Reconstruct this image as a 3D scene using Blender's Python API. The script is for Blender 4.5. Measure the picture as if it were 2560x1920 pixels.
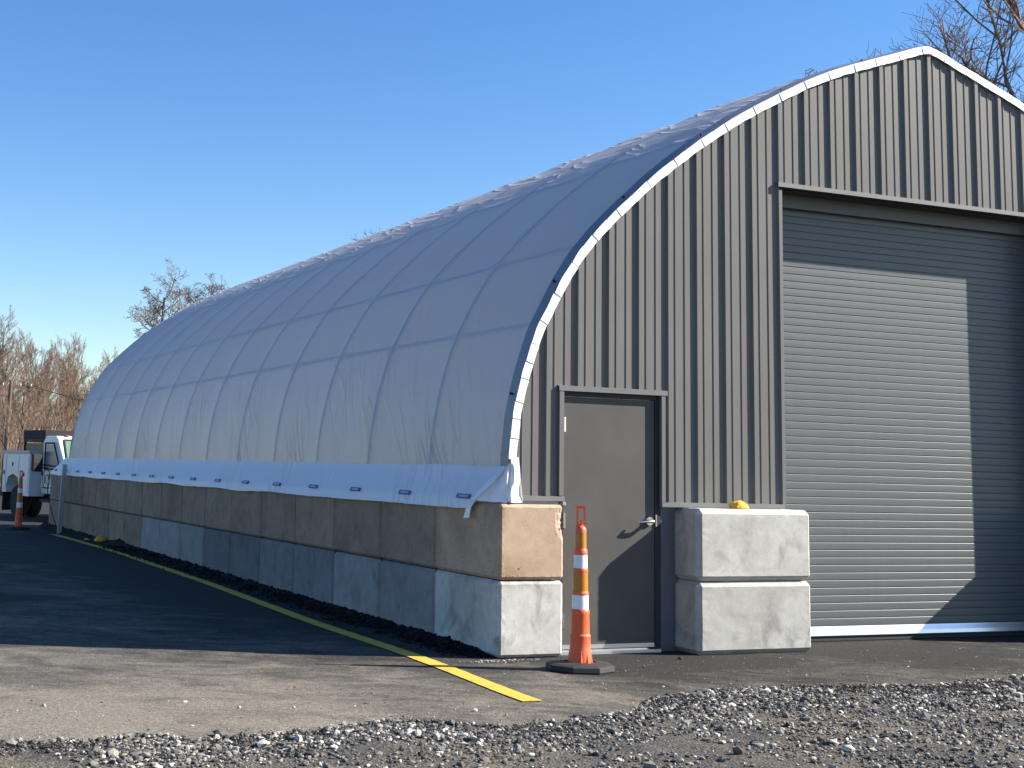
import bpy, bmesh, math, random
import numpy as np
from mathutils import Vector, Matrix, noise

# ------------------------------------------------------------------ reset
for o in list(bpy.data.objects):
    bpy.data.objects.remove(o)
SC = bpy.context.scene
COL = SC.collection
R = math.radians

# ------------------------------------------------------------------ camera
YAW, PITCH, ROLL = 0.387, 0.1263, 0.0259
CAM = Vector((-5.3465, -9.9608, 1.4577))
fw = Vector((math.sin(YAW) * math.cos(PITCH), math.cos(YAW) * math.cos(PITCH), math.sin(PITCH)))
rt = Vector((math.cos(YAW), -math.sin(YAW), 0))
up = rt.cross(fw)
rt2 = math.cos(ROLL) * rt + math.sin(ROLL) * up
up2 = -math.sin(ROLL) * rt + math.cos(ROLL) * up
cam = bpy.data.cameras.new('camera')
co = bpy.data.objects.new('camera', cam)
COL.objects.link(co)
co.matrix_world = Matrix(((rt2.x, up2.x, -fw.x, CAM.x), (rt2.y, up2.y, -fw.y, CAM.y), (rt2.z, up2.z, -fw.z, CAM.z), (0, 0, 0, 1)))
cam.sensor_width = 36
cam.lens = 36 * 3440.943 / 2560
cam.shift_x = 384.18 / 2560
cam.shift_y = -228.3 / 2560
cam.clip_end = 3000
cam.clip_start = 0.1
SC.camera = co

# ------------------------------------------------------------------ world, sun, exposure
SUN_AZ, SUN_EL = 69.0, 32.0            # azimuth measured from the front wall's normal towards +x
world = bpy.data.worlds.new('World')
SC.world = world
world.use_nodes = True
wn = world.node_tree
bg = wn.nodes['Background']
sky = wn.nodes.new('ShaderNodeTexSky')
sky.sky_type = 'NISHITA'
sky.sun_disc = False
sky.sun_elevation = R(SUN_EL)
sky.sun_rotation = R(180 - SUN_AZ)
sky.altitude = 50
sky.air_density = 1.0
sky.dust_density = 0.35
sky.ozone_density = 2.4
hs = wn.nodes.new('ShaderNodeHueSaturation')
hs.inputs['Saturation'].default_value = 1.30
hs.inputs['Hue'].default_value = 0.508
wn.links.new(sky.outputs[0], hs.inputs['Color'])
wn.links.new(hs.outputs[0], bg.inputs[0])
bg.inputs[1].default_value = 0.074
sun = bpy.data.lights.new('sun', 'SUN')
sun.energy = 5.0
sun.angle = R(0.53)
sun.color = (1.0, 0.93, 0.83)
so = bpy.data.objects.new('sun', sun)
COL.objects.link(so)
sdir = Vector((math.sin(R(SUN_AZ)) * math.cos(R(SUN_EL)), -math.cos(R(SUN_AZ)) * math.cos(R(SUN_EL)), math.sin(R(SUN_EL))))
so.rotation_euler = sdir.to_track_quat('Z', 'Y').to_euler()
so.location = (30, -30, 40)
SC.view_settings.view_transform = 'Standard'
SC.view_settings.look = 'None'
SC.view_settings.exposure = 1.4
SC.view_settings.gamma = 1.0
SC.render.resolution_x, SC.render.resolution_y = 1024, 768

# ------------------------------------------------------------------ helpers
GZ = -0.03                                # level of the asphalt


def tag(o, label=None, cat=None, group=None, kind=None):
    if label: o['label'] = label
    if cat: o['category'] = cat
    if group: o['group'] = group
    if kind: o['kind'] = kind
    return o


def empty(name, loc=(0, 0, 0), rz=0, parent=None):
    o = bpy.data.objects.new(name, None)
    COL.objects.link(o)
    o.location = loc
    o.rotation_euler = (0, 0, rz)
    o.empty_display_size = 0.2
    if parent: o.parent = parent
    return o


def obj(name, me, mat=None, parent=None, smooth=False):
    if mat is not None and not me.materials:
        me.materials.append(mat)
    if smooth:
        me.polygons.foreach_set('use_smooth', [True] * len(me.polygons))
        me.set_sharp_from_angle(angle=R(42))
    o = bpy.data.objects.new(name, me)
    COL.objects.link(o)
    if parent: o.parent = parent
    return o


class MB:
    """collects shapes that make up one mesh"""
    def __init__(s):
        s.v, s.f = [], []

    def add(s, vs, fs):
        n = len(s.v)
        s.v += [tuple(v) for v in vs]
        s.f += [tuple(i + n for i in f) for f in fs]
        return s

    def box(s, x0, x1, y0, y1, z0, z1):
        vs = [(x, y, z) for x in (x0, x1) for y in (y0, y1) for z in (z0, z1)]
        return s.add(vs, [(0, 1, 3, 2), (4, 6, 7, 5), (0, 4, 5, 1), (2, 3, 7, 6), (0, 2, 6, 4), (1, 5, 7, 3)])

    def prism(s, poly, axis, a, b):
        """poly: list of 2d points, extruded along axis (0,1,2) from a to b"""
        def mk(p, t):
            if axis == 0: return (t, p[0], p[1])
            if axis == 1: return (p[0], t, p[1])
            return (p[0], p[1], t)
        n = len(poly)
        vs = [mk(p, a) for p in poly] + [mk(p, b) for p in poly]
        fs = [(i, (i + 1) % n, n + (i + 1) % n, n + i) for i in range(n)]
        fs += [tuple(range(n - 1, -1, -1)), tuple(range(n, 2 * n))]
        return s.add(vs, fs)

    def tube(s, p0, p1, r0, r1=None, n=8, cap=True):
        r1 = r0 if r1 is None else r1
        p0, p1 = Vector(p0), Vector(p1)
        d = (p1 - p0).normalized()
        a = d.cross(Vector((0, 0, 1)) if abs(d.z) < .9 else Vector((1, 0, 0))).normalized()
        b = d.cross(a)
        vs = []
        for p, r in ((p0, r0), (p1, r1)):
            for i in range(n):
                t = 2 * math.pi * i / n
                vs.append(p + (a * math.cos(t) + b * math.sin(t)) * r)
        fs = [(i, (i + 1) % n, n + (i + 1) % n, n + i) for i in range(n)]
        if cap: fs += [tuple(range(n - 1, -1, -1)), tuple(range(n, 2 * n))]
        return s.add(vs, fs)

    def path(s, pts, r, n=6):
        pts = [Vector(p) for p in pts]
        vs, fs = [], []
        for k, p in enumerate(pts):
            d = (pts[min(k + 1, len(pts) - 1)] - pts[max(k - 1, 0)]).normalized()
            a = d.cross(Vector((0, 0, 1)) if abs(d.z) < .95 else Vector((0, 1, 0))).normalized()
            b = d.cross(a)
            rr = r[k] if isinstance(r, (list, tuple)) else r
            for i in range(n):
                t = 2 * math.pi * i / n
                vs.append(p + (a * math.cos(t) + b * math.sin(t)) * rr)
        for k in range(len(pts) - 1):
            fs += [(k * n + i, k * n + (i + 1) % n, (k + 1) * n + (i + 1) % n, (k + 1) * n + i) for i in range(n)]
        fs += [tuple(range(n - 1, -1, -1)), tuple(range((len(pts) - 1) * n, len(pts) * n))]
        return s.add(vs, fs)

    def lathe(s, prof, n=24, c=(0, 0, 0)):
        vs, fs = [], []
        for r, z in prof:
            for i in range(n):
                t = 2 * math.pi * i / n
                vs.append((c[0] + r * math.cos(t), c[1] + r * math.sin(t), c[2] + z))
        for k in range(len(prof) - 1):
            fs += [(k * n + i, k * n + (i + 1) % n, (k + 1) * n + (i + 1) % n, (k + 1) * n + i) for i in range(n)]
        fs += [tuple(range(n - 1, -1, -1)), tuple(range((len(prof) - 1) * n, len(prof) * n))]
        return s.add(vs, fs)

    def grid(s, P):
        """P: nested list [i][j] of points"""
        ni, nj = len(P), len(P[0])
        return s.add([p for row in P for p in row],
                     [(i * nj + j, (i + 1) * nj + j, (i + 1) * nj + j + 1, i * nj + j + 1) for i in range(ni - 1) for j in range(nj - 1)])

    def mesh(s, name, normals=True):
        me = bpy.data.meshes.new(name)
        me.from_pydata(s.v, [], s.f)
        if normals:
            bm = bmesh.new(); bm.from_mesh(me)
            bmesh.ops.recalc_face_normals(bm, faces=bm.faces)
            bm.to_mesh(me); bm.free()
        return me

    def build(s, name, mat, parent=None, smooth=False, bevel=0, normals=True):
        me = s.mesh(name, normals)
        if bevel:
            bm = bmesh.new(); bm.from_mesh(me)
            bmesh.ops.bevel(bm, geom=bm.edges[:], offset=bevel, segments=2, profile=.5, affect='EDGES', clamp_overlap=True)
            bm.to_mesh(me); bm.free()
        return obj(name, me, mat, parent, smooth)


def box(name, mat, parent, x0, x1, y0, y1, z0, z1, bevel=0):
    return MB().box(x0, x1, y0, y1, z0, z1).build(name, mat, parent, bevel=bevel)


# ------------------------------------------------------------------ materials
def mat(name):
    m = bpy.data.materials.new(name)
    m.use_nodes = True
    nt = m.node_tree
    return m, nt, nt.nodes['Principled BSDF'], nt.nodes['Material Output']


def nd(nt, t, **kw):
    n = nt.nodes.new(t)
    for k, v in kw.items(): setattr(n, k, v)
    return n


def lk(nt, a, b): nt.links.new(a, b)


def coords(nt, scale=(1, 1, 1), rot=(0, 0, 0), kind='Object'):
    tc = nd(nt, 'ShaderNodeTexCoord')
    mp = nd(nt, 'ShaderNodeMapping')
    mp.inputs['Scale'].default_value = scale
    mp.inputs['Rotation'].default_value = rot
    lk(nt, tc.outputs[kind], mp.inputs[0])
    return mp.outputs[0]


def turned(nt, rot, scale):
    """object coordinates turned first and stretched afterwards, so that the grain runs at a slant"""
    mp = nd(nt, 'ShaderNodeMapping')
    mp.inputs['Scale'].default_value = scale
    lk(nt, coords(nt, (1, 1, 1), rot), mp.inputs[0])
    return mp.outputs[0]


def noi(nt, vec, scale, detail=4, rough=.55, dist=0):
    n = nd(nt, 'ShaderNodeTexNoise')
    n.inputs['Scale'].default_value = scale
    n.inputs['Detail'].default_value = detail
    n.inputs['Roughness'].default_value = rough
    n.inputs['Distortion'].default_value = dist
    lk(nt, vec, n.inputs['Vector'])
    return n.outputs[0]


def ramp(nt, fac, stops, interp='LINEAR'):
    r = nd(nt, 'ShaderNodeValToRGB')
    r.color_ramp.interpolation = interp
    e = r.color_ramp.elements
    while len(e) > 1: e.remove(e[-1])
    for i, (p, c) in enumerate(stops):
        el = e[0] if i == 0 else e.new(p)
        el.position = p
        el.color = (c[0], c[1], c[2], 1) if isinstance(c, (tuple, list)) else (c, c, c, 1)
    lk(nt, fac, r.inputs[0])
    return r.outputs[0]


def mix(nt, fac, a, b, mode='MIX'):
    m = nd(nt, 'ShaderNodeMix', data_type='RGBA', blend_type=mode)
    for s, v in ((0, fac), (6, a), (7, b)):
        if isinstance(v, (int, float)): m.inputs[s].default_value = v
        elif isinstance(v, tuple): m.inputs[s].default_value = (*v, 1) if len(v) == 3 else v
        else: lk(nt, v, m.inputs[s])
    return m.outputs[2]


def mth(nt, op, a, b=None, clamp=False):
    m = nd(nt, 'ShaderNodeMath', operation=op, use_clamp=clamp)
    for s, v in ((0, a), (1, b)):
        if v is None: continue
        if isinstance(v, (int, float)): m.inputs[s].default_value = v
        else: lk(nt, v, m.inputs[s])
    return m.outputs[0]


def bump(nt, bsdf, h, strength=.3, dist=.01, prev=None):
    b = nd(nt, 'ShaderNodeBump')
    b.inputs['Strength'].default_value = strength
    b.inputs['Distance'].default_value = dist
    lk(nt, h, b.inputs['Height'])
    if prev is not None: lk(nt, prev, b.inputs['Normal'])
    if bsdf is not None: lk(nt, b.outputs[0], bsdf.inputs['Normal'])
    return b.outputs[0]


def simple(name, col, rough=.5, metal=0, var=.12, vs=6, bmp=.0, bs=60, spec=.5):
    m, nt, b, o = mat(name)
    v = coords(nt)
    n = noi(nt, v, vs, 5, .6)
    c = ramp(nt, n, [(.25, tuple(x * (1 - var) for x in col)), (.75, tuple(min(1, x * (1 + var)) for x in col))])
    lk(nt, c, b.inputs['Base Color'])
    b.inputs['Roughness'].default_value = rough
    b.inputs['Metallic'].default_value = metal
    b.inputs['Specular IOR Level'].default_value = spec
    if bmp: bump(nt, b, noi(nt, v, bs, 4, .6), bmp, .004)
    return m


def asphalt_mat():
    m, nt, b, o = mat('asphalt')
    v = coords(nt)
    big = noi(nt, coords(nt, (1, .75, 1), (0, 0, .5)), .55, 5, .6, .4)
    streak = noi(nt, turned(nt, (0, 0, .45), (.8, 1.6, 1)), 1.7, 6, .70, .9)
    fine = noi(nt, v, 90, 3, .7)
    mid = noi(nt, v, 14, 5, .7)
    agg = nd(nt, 'ShaderNodeTexVoronoi'); agg.inputs['Scale'].default_value = 130
    lk(nt, v, agg.inputs['Vector'])
    grain = noi(nt, v, 42, 3, .75)
    base = ramp(nt, mth(nt, 'ADD', mth(nt, 'MULTIPLY', fine, .5), mth(nt, 'MULTIPLY', grain, .5)), [(.34, (.012, .012, .0125)), (.52, (.026, .0255, .025)), (.66, (.062, .060, .056))])
    base = mix(nt, mth(nt, 'LESS_THAN', agg.outputs['Distance'], .22), base, (.070, .067, .061))
    # more dust to the left and front; less by the wall, darkening its shade
    sep = nd(nt, 'ShaderNodeSeparateXYZ'); lk(nt, v, sep.inputs[0])
    fx = nd(nt, 'ShaderNodeMapRange'); lk(nt, sep.outputs[0], fx.inputs[0])
    fx.inputs[1].default_value = .6; fx.inputs[2].default_value = -2.8; fx.inputs[3].default_value = -.05; fx.inputs[4].default_value = .20
    fy = nd(nt, 'ShaderNodeMapRange'); lk(nt, sep.outputs[1], fy.inputs[0])
    fy.inputs[1].default_value = 2.5; fy.inputs[2].default_value = -1.5; fy.inputs[3].default_value = -.12; fy.inputs[4].default_value = .08
    d = mth(nt, 'ADD', mth(nt, 'MULTIPLY', big, .55), mth(nt, 'MULTIPLY', streak, .55))
    d = mth(nt, 'ADD', mth(nt, 'ADD', mth(nt, 'ADD', d, fx.outputs[0]), fy.outputs[0]), mth(nt, 'MULTIPLY', mid, .18))
    dust = ramp(nt, d, [(.63, 0), (.74, .30), (.82, .62), (.92, .95)])
    dcol = ramp(nt, mth(nt, 'ADD', mth(nt, 'MULTIPLY', fine, .45), mth(nt, 'MULTIPLY', grain, .55)), [(.34, (.085, .074, .060)), (.5, (.185, .164, .132)), (.66, (.33, .296, .240))])
    c = mix(nt, dust, base, dcol)
    lk(nt, c, b.inputs['Base Color'])
    b.inputs['Roughness'].default_value = .92
    b.inputs['Specular IOR Level'].default_value = .2
    nb = bump(nt, None, agg.outputs['Distance'], .55, .006)
    bump(nt, b, noi(nt, v, 45, 5, .75), .5, .012, nb)
    return m


def dirt_mat():
    m, nt, b, o = mat('packed_dirt')
    v = coords(nt)
    n1 = noi(nt, v, 1.1, 5, .6, .5)
    n2 = noi(nt, v, 26, 5, .7)
    vo = nd(nt, 'ShaderNodeTexVoronoi'); vo.inputs['Scale'].default_value = 55
    lk(nt, v, vo.inputs['Vector'])
    a = ramp(nt, n2, [(.28, (.045, .040, .033)), (.5, (.115, .101, .080)), (.75, (.215, .192, .155))])
    a2 = ramp(nt, n2, [(.3, (.035, .034, .033)), (.7, (.11, .105, .098))])
    c = mix(nt, ramp(nt, n1, [(.4, 0), (.6, 1)]), a, a2)
    c = mix(nt, mth(nt, 'LESS_THAN', vo.outputs['Distance'], .2), c, (.24, .225, .195))
    lk(nt, c, b.inputs['Base Color'])
    b.inputs['Roughness'].default_value = .97
    b.inputs['Specular IOR Level'].default_value = .1
    nb = bump(nt, None, vo.outputs['Distance'], .7, .012)
    bump(nt, b, n2, .8, .02, nb)
    return m


def concrete_mat(name, lo, hi, pits=.0, stain=(.11, .11, .10), st=.5):
    m, nt, b, o = mat(name)
    oi = nd(nt, 'ShaderNodeObjectInfo')
    tc = nd(nt, 'ShaderNodeTexCoord')
    addv = nd(nt, 'ShaderNodeVectorMath', operation='ADD')
    rnd = nd(nt, 'ShaderNodeVectorMath', operation='SCALE')
    cmb = nd(nt, 'ShaderNodeCombineXYZ')
    for i in range(3): lk(nt, oi.outputs['Random'], cmb.inputs[i])
    lk(nt, cmb.outputs[0], rnd.inputs[0]); rnd.inputs['Scale'].default_value = 37
    lk(nt, tc.outputs['Object'], addv.inputs[0]); lk(nt, rnd.outputs[0], addv.inputs[1])
    v = addv.outputs[0]
    n1 = noi(nt, v, 2.2, 6, .62, .6)
    n2 = noi(nt, v, 11, 6, .65)
    sv = nd(nt, 'ShaderNodeMapping'); sv.inputs['Scale'].default_value = (2.4, 2.4, 1.7); lk(nt, v, sv.inputs[0])
    drip = noi(nt, sv.outputs[0], 1.3, 5, .6, .8)
    c = ramp(nt, mth(nt, 'ADD', mth(nt, 'MULTIPLY', n1, .7), mth(nt, 'MULTIPLY', n2, .3)), [(.32, lo), (.66, hi)])
    tone = nd(nt, 'ShaderNodeMapRange'); lk(nt, oi.outputs['Random'], tone.inputs[0])
    tone.inputs[3].default_value = .80; tone.inputs[4].default_value = 1.12
    tm = nd(nt, 'ShaderNodeCombineXYZ')
    for i in range(3): lk(nt, tone.outputs[0], tm.inputs[i])
    c = mix(nt, 1.0, c, tm.outputs[0], 'MULTIPLY')
    c = mix(nt, mth(nt, 'MULTIPLY', ramp(nt, drip, [(.56, 0), (.76, 1)]), st), c, stain)
    c = mix(nt, mth(nt, 'MULTIPLY', ramp(nt, n1, [(.60, 0), (.74, 1)]), st), c, stain)
    vo = nd(nt, 'ShaderNodeTexVoronoi'); vo.inputs['Scale'].default_value = 15; lk(nt, v, vo.inputs['Vector'])
    vo2 = nd(nt, 'ShaderNodeTexVoronoi'); vo2.inputs['Scale'].default_value = 38; lk(nt, v, vo2.inputs['Vector'])
    sel = mth(nt, 'GREATER_THAN', noi(nt, v, 6, 2, .5), .52)
    pit = mth(nt, 'MULTIPLY', mth(nt, 'LESS_THAN', vo.outputs['Distance'], .10 + pits), sel)
    pit2 = mth(nt, 'LESS_THAN', vo2.outputs['Distance'], .10 + pits * .5)
    pit2 = mth(nt, 'MULTIPLY', pit2, sel)
    pp = mth(nt, 'MAXIMUM', pit, pit2)
    if pits > 0:
        c = mix(nt, mth(nt, 'MULTIPLY', pp, .75), c, tuple(x * .22 for x in lo))
    lk(nt, c, b.inputs['Base Color'])
    b.inputs['Roughness'].default_value = .93
    b.inputs['Specular IOR Level'].default_value = .08
    h = mth(nt, 'SUBTRACT', mth(nt, 'MULTIPLY', n2, .5), mth(nt, 'MULTIPLY', pp, .8 if pits > 0 else .25))
    nb = bump(nt, None, h, .5, .008)
    bump(nt, b, noi(nt, v, 70, 3, .6), .2, .004, nb)
    return m


def tarp_mat(name, col=(.80, .80, .80), trans=.3, wr=1.0):
    m, nt, b, o = mat(name)
    v = coords(nt)
    n = noi(nt, v, 1.2, 5, .6, .3)
    c = ramp(nt, n, [(.25, tuple(x * .95 for x in col)), (.75, col)])
    lk(nt, c, b.inputs['Base Color'])
    b.inputs['Roughness'].default_value = .42
    b.inputs['Specular IOR Level'].default_value = .45
    # fine creases running at a slant down the sheet, most of them in its lower half
    w1 = noi(nt, turned(nt, (.62, 0, 0), (.6, 1.7, .8)), 1.3, 3, .5, .6)
    w2 = noi(nt, turned(nt, (.60, 0, 0), (.4, 2.9, .50)), 1.7, 1, .4, .35)
    w3 = noi(nt, turned(nt, (.22, 0, 0), (.4, 3.6, .45)), 1.5, 1, .4, .3)
    def crease(w):
        return mth(nt, 'POWER', mth(nt, 'SUBTRACT', 1.0, mth(nt, 'MULTIPLY', mth(nt, 'ABSOLUTE', mth(nt, 'SUBTRACT', w, .5)), 2.0)), 16.0)
    sp = nd(nt, 'ShaderNodeSeparateXYZ'); lk(nt, v, sp.inputs[0])
    mz = nd(nt, 'ShaderNodeMapRange'); lk(nt, sp.outputs[2], mz.inputs[0])
    mz.inputs[1].default_value = 3.3; mz.inputs[2].default_value = 1.7
    patch = ramp(nt, noi(nt, coords(nt, (.8, .8, .5)), 1.1, 2, .5), [(.44, 0), (.62, 1)])
    cz = mth(nt, 'MULTIPLY', mth(nt, 'MULTIPLY', mz.outputs[0], patch), mth(nt, 'ADD', crease(w2), mth(nt, 'MULTIPLY', crease(w3), .6)))
    mt_ = nd(nt, 'ShaderNodeMapRange'); lk(nt, sp.outputs[2], mt_.inputs[0])
    mt_.inputs[1].default_value = 4.2; mt_.inputs[2].default_value = 5.2
    w4 = noi(nt, turned(nt, (0, 0, .25), (2.2, .35, 2.2)), 1.5, 1, .4, .5)
    cz = mth(nt, 'ADD', cz, mth(nt, 'MULTIPLY', mt_.outputs[0], mth(nt, 'MULTIPLY', crease(w4), .8)))
    nb = bump(nt, None, w1, .22 * wr, .05)
    nb = bump(nt, b, cz, .55 * wr, .035, nb)
    tr = nd(nt, 'ShaderNodeBsdfTranslucent')
    tr.inputs[0].default_value = (.78, .76, .70, 1)
    lk(nt, nb, tr.inputs['Normal'])
    mx = nd(nt, 'ShaderNodeMixShader'); mx.inputs[0].default_value = trans
    lk(nt, b.outputs[0], mx.inputs[1]); lk(nt, tr.outputs[0], mx.inputs[2])
    lk(nt, mx.outputs[0], o.inputs[0])
    return m


def paint_mat():
    m, nt, b, o = mat('yellow_line_paint')
    v = coords(nt)
    wear = noi(nt, v, 9, 7, .75)
    wear2 = noi(nt, v, 70, 3, .7)
    f = ramp(nt, mth(nt, 'ADD', mth(nt, 'MULTIPLY', wear, .7), mth(nt, 'MULTIPLY', wear2, .3)), [(.565, 0), (.64, .9)])
    y = ramp(nt, wear2, [(.3, (.50, .31, .030)), (.7, (.66, .43, .05))])
    c = mix(nt, f, y, (.05, .046, .04))
    lk(nt, c, b.inputs['Base Color'])
    b.inputs['Roughness'].default_value = .8
    bump(nt, b, wear2, .5, .006)
    return m


def siding_mat(name, col, rough, metal=.0, spec=.5, streak=.08):
    m, nt, b, o = mat(name)
    oi = nd(nt, 'ShaderNodeObjectInfo')
    n = noi(nt, coords(nt, (6, 6, .5)), 1.4, 4, .6)
    n2 = noi(nt, coords(nt), 1.0, 4, .6)
    c = ramp(nt, mth(nt, 'ADD', mth(nt, 'MULTIPLY', n, .5), mth(nt, 'MULTIPLY', n2, .5)), [(.3, tuple(x * (1 - streak) for x in col)), (.7, tuple(x * (1 + streak) for x in col))])
    lk(nt, c, b.inputs['Base Color'])
    b.inputs['Roughness'].default_value = rough
    b.inputs['Metallic'].default_value = metal
    b.inputs['Specular IOR Level'].default_value = spec
    bump(nt, b, n2, .06, .03)
    return m


def attr_mat(name, stops, rough=.9):
    m, nt, b, o = mat(name)
    a = nd(nt, 'ShaderNodeAttribute', attribute_name='tone')
    c = ramp(nt, a.outputs['Fac'], stops)
    n = noi(nt, coords(nt), 120, 3, .6)
    c = mix(nt, 1.0, c, ramp(nt, n, [(.3, .75), (.7, 1.1)]), 'MULTIPLY')
    lk(nt, c, b.inputs['Base Color'])
    b.inputs['Roughness'].default_value = rough
    b.inputs['Specular IOR Level'].default_value = .25
    return m


def bark_mat(name, lo, hi):
    m, nt, b, o = mat(name)
    n = noi(nt, coords(nt, (1, 1, .3)), 5, 5, .65)
    lk(nt, ramp(nt, n, [(.3, lo), (.7, hi)]), b.inputs['Base Color'])
    b.inputs['Roughness'].default_value = .95
    b.inputs['Specular IOR Level'].default_value = .15
    return m


def glass_mat(name, col, rough=.05):
    m, nt, b, o = mat(name)
    b.inputs['Base Color'].default_value = (*col, 1)
    b.inputs['Roughness'].default_value = rough
    b.inputs['Specular IOR Level'].default_value = .8
    n = noi(nt, coords(nt), 3, 3, .5)
    bump(nt, b, n, .03, .02)
    return m


M = dict(
    asphalt=asphalt_mat(), dirt=dirt_mat(), paint=paint_mat(),
    tan=concrete_mat('tan_concrete', (.20, .145, .105), (.34, .262, .20), 0.0, (.115, .09, .075), .55),
    tanpit=concrete_mat('pitted_tan_concrete', (.34, .235, .160), (.53, .40, .285), .045, (.25, .175, .125), .35),
    grey=concrete_mat('grey_concrete', (.20, .20, .198), (.33, .33, .322), 0.0, (.115, .115, .11), .55),
    pale=concrete_mat('pale_concrete', (.34, .332, .30), (.60, .592, .548), 0.0, (.17, .167, .152), .85),
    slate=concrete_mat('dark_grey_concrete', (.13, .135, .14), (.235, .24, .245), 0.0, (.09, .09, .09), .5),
    tarp=tarp_mat('white_tarp', (.60, .58, .60), .30), skirt=tarp_mat('skylit_skirt_tarp', (.68, .68, .74), .10, .7),  # skirt: sky light on it put into a bluer, brighter white
    crumple=tarp_mat('white_corner_tarp', (.83, .83, .83), .12, .4),
    siding=siding_mat('grey_siding', (.150, .146, .138), .5, 0, .12),
    trimgrey=siding_mat('grey_trim', (.145, .143, .138), .45, 0, .2),
    curtain=siding_mat('roller_curtain', (.105, .115, .118), .40, .1, .35, .05),
    leaf=simple('door_paint', (.078, .076, .070), .5, 0, .16, 2.2, .05, 25, .25),
    frame=simple('door_frame_paint', (.035, .037, .042), .5, 0, .05, 6, 0, 60, .2),
    post=simple('slate_post', (.15, .16, .17), .45, .2, .06),
    white_trim=simple('white_edge_trim', (.80, .81, .80), .45, 0, .05, 9, .1, 20),
    galv_shaded=simple('shaded_galvanised_flange', (.20, .215, .25), .5, .3, .08),  # shade on the trim's side return put into a darker, bluer colour
    alu=simple('aluminium', (.72, .73, .75), .28, .8, .06, 3),
    chrome=simple('satin_chrome', (.75, .75, .74), .18, 1, .02),
    steel=simple('steel_pipe', (.35, .36, .37), .45, .7, .1),
    black=simple('black_rubber', (.018, .018, .019), .75, 0, .25, 10, .25, 40),
    dark=simple('dark_void', (.012, .012, .013), .8, 0, .1),
    orange=simple('orange_cone_plastic', (.74, .105, .032), .48, 0, .10, 9, .08, 60),
    amber=simple('amber_reflective_band', (.46, .16, .012), .35, 0, .10, 14),
    whiteband=simple('white_reflective_band', (.72, .74, .78), .4, 0, .10, 12),
    clip=simple('blue_clip', (.075, .135, .31), .5, 0, .15),
    clip2=simple('pale_blue_clip', (.34, .40, .56), .5, 0, .15),
    yellowfoam=simple('yellow_sponge', (.68, .36, .045), .9, 0, .25, 25, .5, 50),
    berm=simple('asphalt_crumbs', (.010, .010, .0105), .95, 0, .5, 30, .9, 45, .15),
    truckwhite=simple('truck_white_paint', (.70, .71, .70), .35, 0, .06, 2),
    trucktop=simple('truck_grey_lid', (.42, .42, .42), .5, 0, .1),
    tire=simple('tyre_rubber', (.02, .02, .02), .85, 0, .2),
    glass=glass_mat('dark_glass', (.02, .035, .04)), glassblue=glass_mat('window_glass', (.05, .09, .14), .25),
    glassgreen=glass_mat('windscreen_glass', (.12, .22, .15)),
    red=simple('marker_red', (.4, .05, .02), .4), rust=simple('emblem_brown', (.16, .06, .045), .6),
    straw=simple('straw_load', (.30, .22, .11), .95, 0, .35, 14, .8, 20),
    wood=bark_mat('pole_wood', (.10, .075, .055), (.17, .13, .10)),
    bark=bark_mat('grey_bark', (.075, .060, .050), (.15, .125, .105)),
    twig=bark_mat('twigs', (.13, .10, .082), (.21, .165, .135)),
    twigwarm=bark_mat('brown_twigs', (.17, .115, .085), (.27, .195, .145)),
    bankmat=simple('leaf_litter', (.20, .15, .11), .97, 0, .35, .5, .6, 3),
    stone=attr_mat('gravel_stone', [(0, (.040, .039, .038)), (.35, (.135, .128, .117)), (.65, (.29, .27, .235)), (.85, (.50, .475, .42)), (1, (.74, .71, .64))]),
    crumb=attr_mat('asphalt_bits', [(0, (.018, .018, .018)), (.8, (.05, .049, .047)), (1, (.14, .13, .12))]),
)

# ------------------------------------------------------------------ ground
rng = np.random.default_rng(7)
random.seed(7)


def fbm(x, y, s, o=4, z=0.0):
    v, a = 0, 1
    for i in range(o):
        v += a * noise.noise((x * s, y * s, z + i * 7.3)); s *= 2.07; a *= .5
    return v


EDGE = [(-60, -1.2), (-8, -1.9), (-4.189, -2.195), (-3.73, -2.371), (-3.479, -2.229), (-3.157, -2.464), (-2.677, -2.412), (-2.257, -2.333), (-1.805, -2.13), (-1.623, -2.297), (-1.329, -2.504), (-0.904, -2.478), (-0.353, -2.333), (0.249, -1.872), (0.833, -1.68), (1.399, -1.678), (2.078, -1.738), (2.627, -1.90), (3.738, -1.707), (9, -1.4), (60, -1.2)]
EX = [e[0] for e in EDGE]; EY = [e[1] for e in EDGE]


def edge_y(x):
    return float(np.interp(x, EX, EY)) + .06 * noise.noise((x * 3.1, 0, 0)) + .035 * noise.noise((x * 9.7, 3, 0)) + .015 * noise.noise((x * 27, 5, 0))


def terrain(x, y):
    if -9 < x < 9 and -7 < y < -.5:
        return -.058 + .016 * fbm(x, y, .9, 3) + .010 * fbm(x, y, 5.5, 3, 4)
    return -.058


xs = [-900, -400, -150, -60, -25, -12, -8] + list(np.arange(-6, 5.001, .05)) + [6, 8, 12, 25, 60, 150, 400, 900]
ys = [-900, -300, -100, -40, -15, -8] + list(np.arange(-5.2, -1.0, .05)) + [0, 3, 10, 30, 60, 100, 200, 400, 1200]
g = MB().grid([[(x, y, terrain(x, y)) for y in ys] for x in xs]).build('ground', M['dirt'], smooth=True)
tag(g, 'brown packed dirt and gravel ground spreading past the paving', None, None, 'structure')

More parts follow.
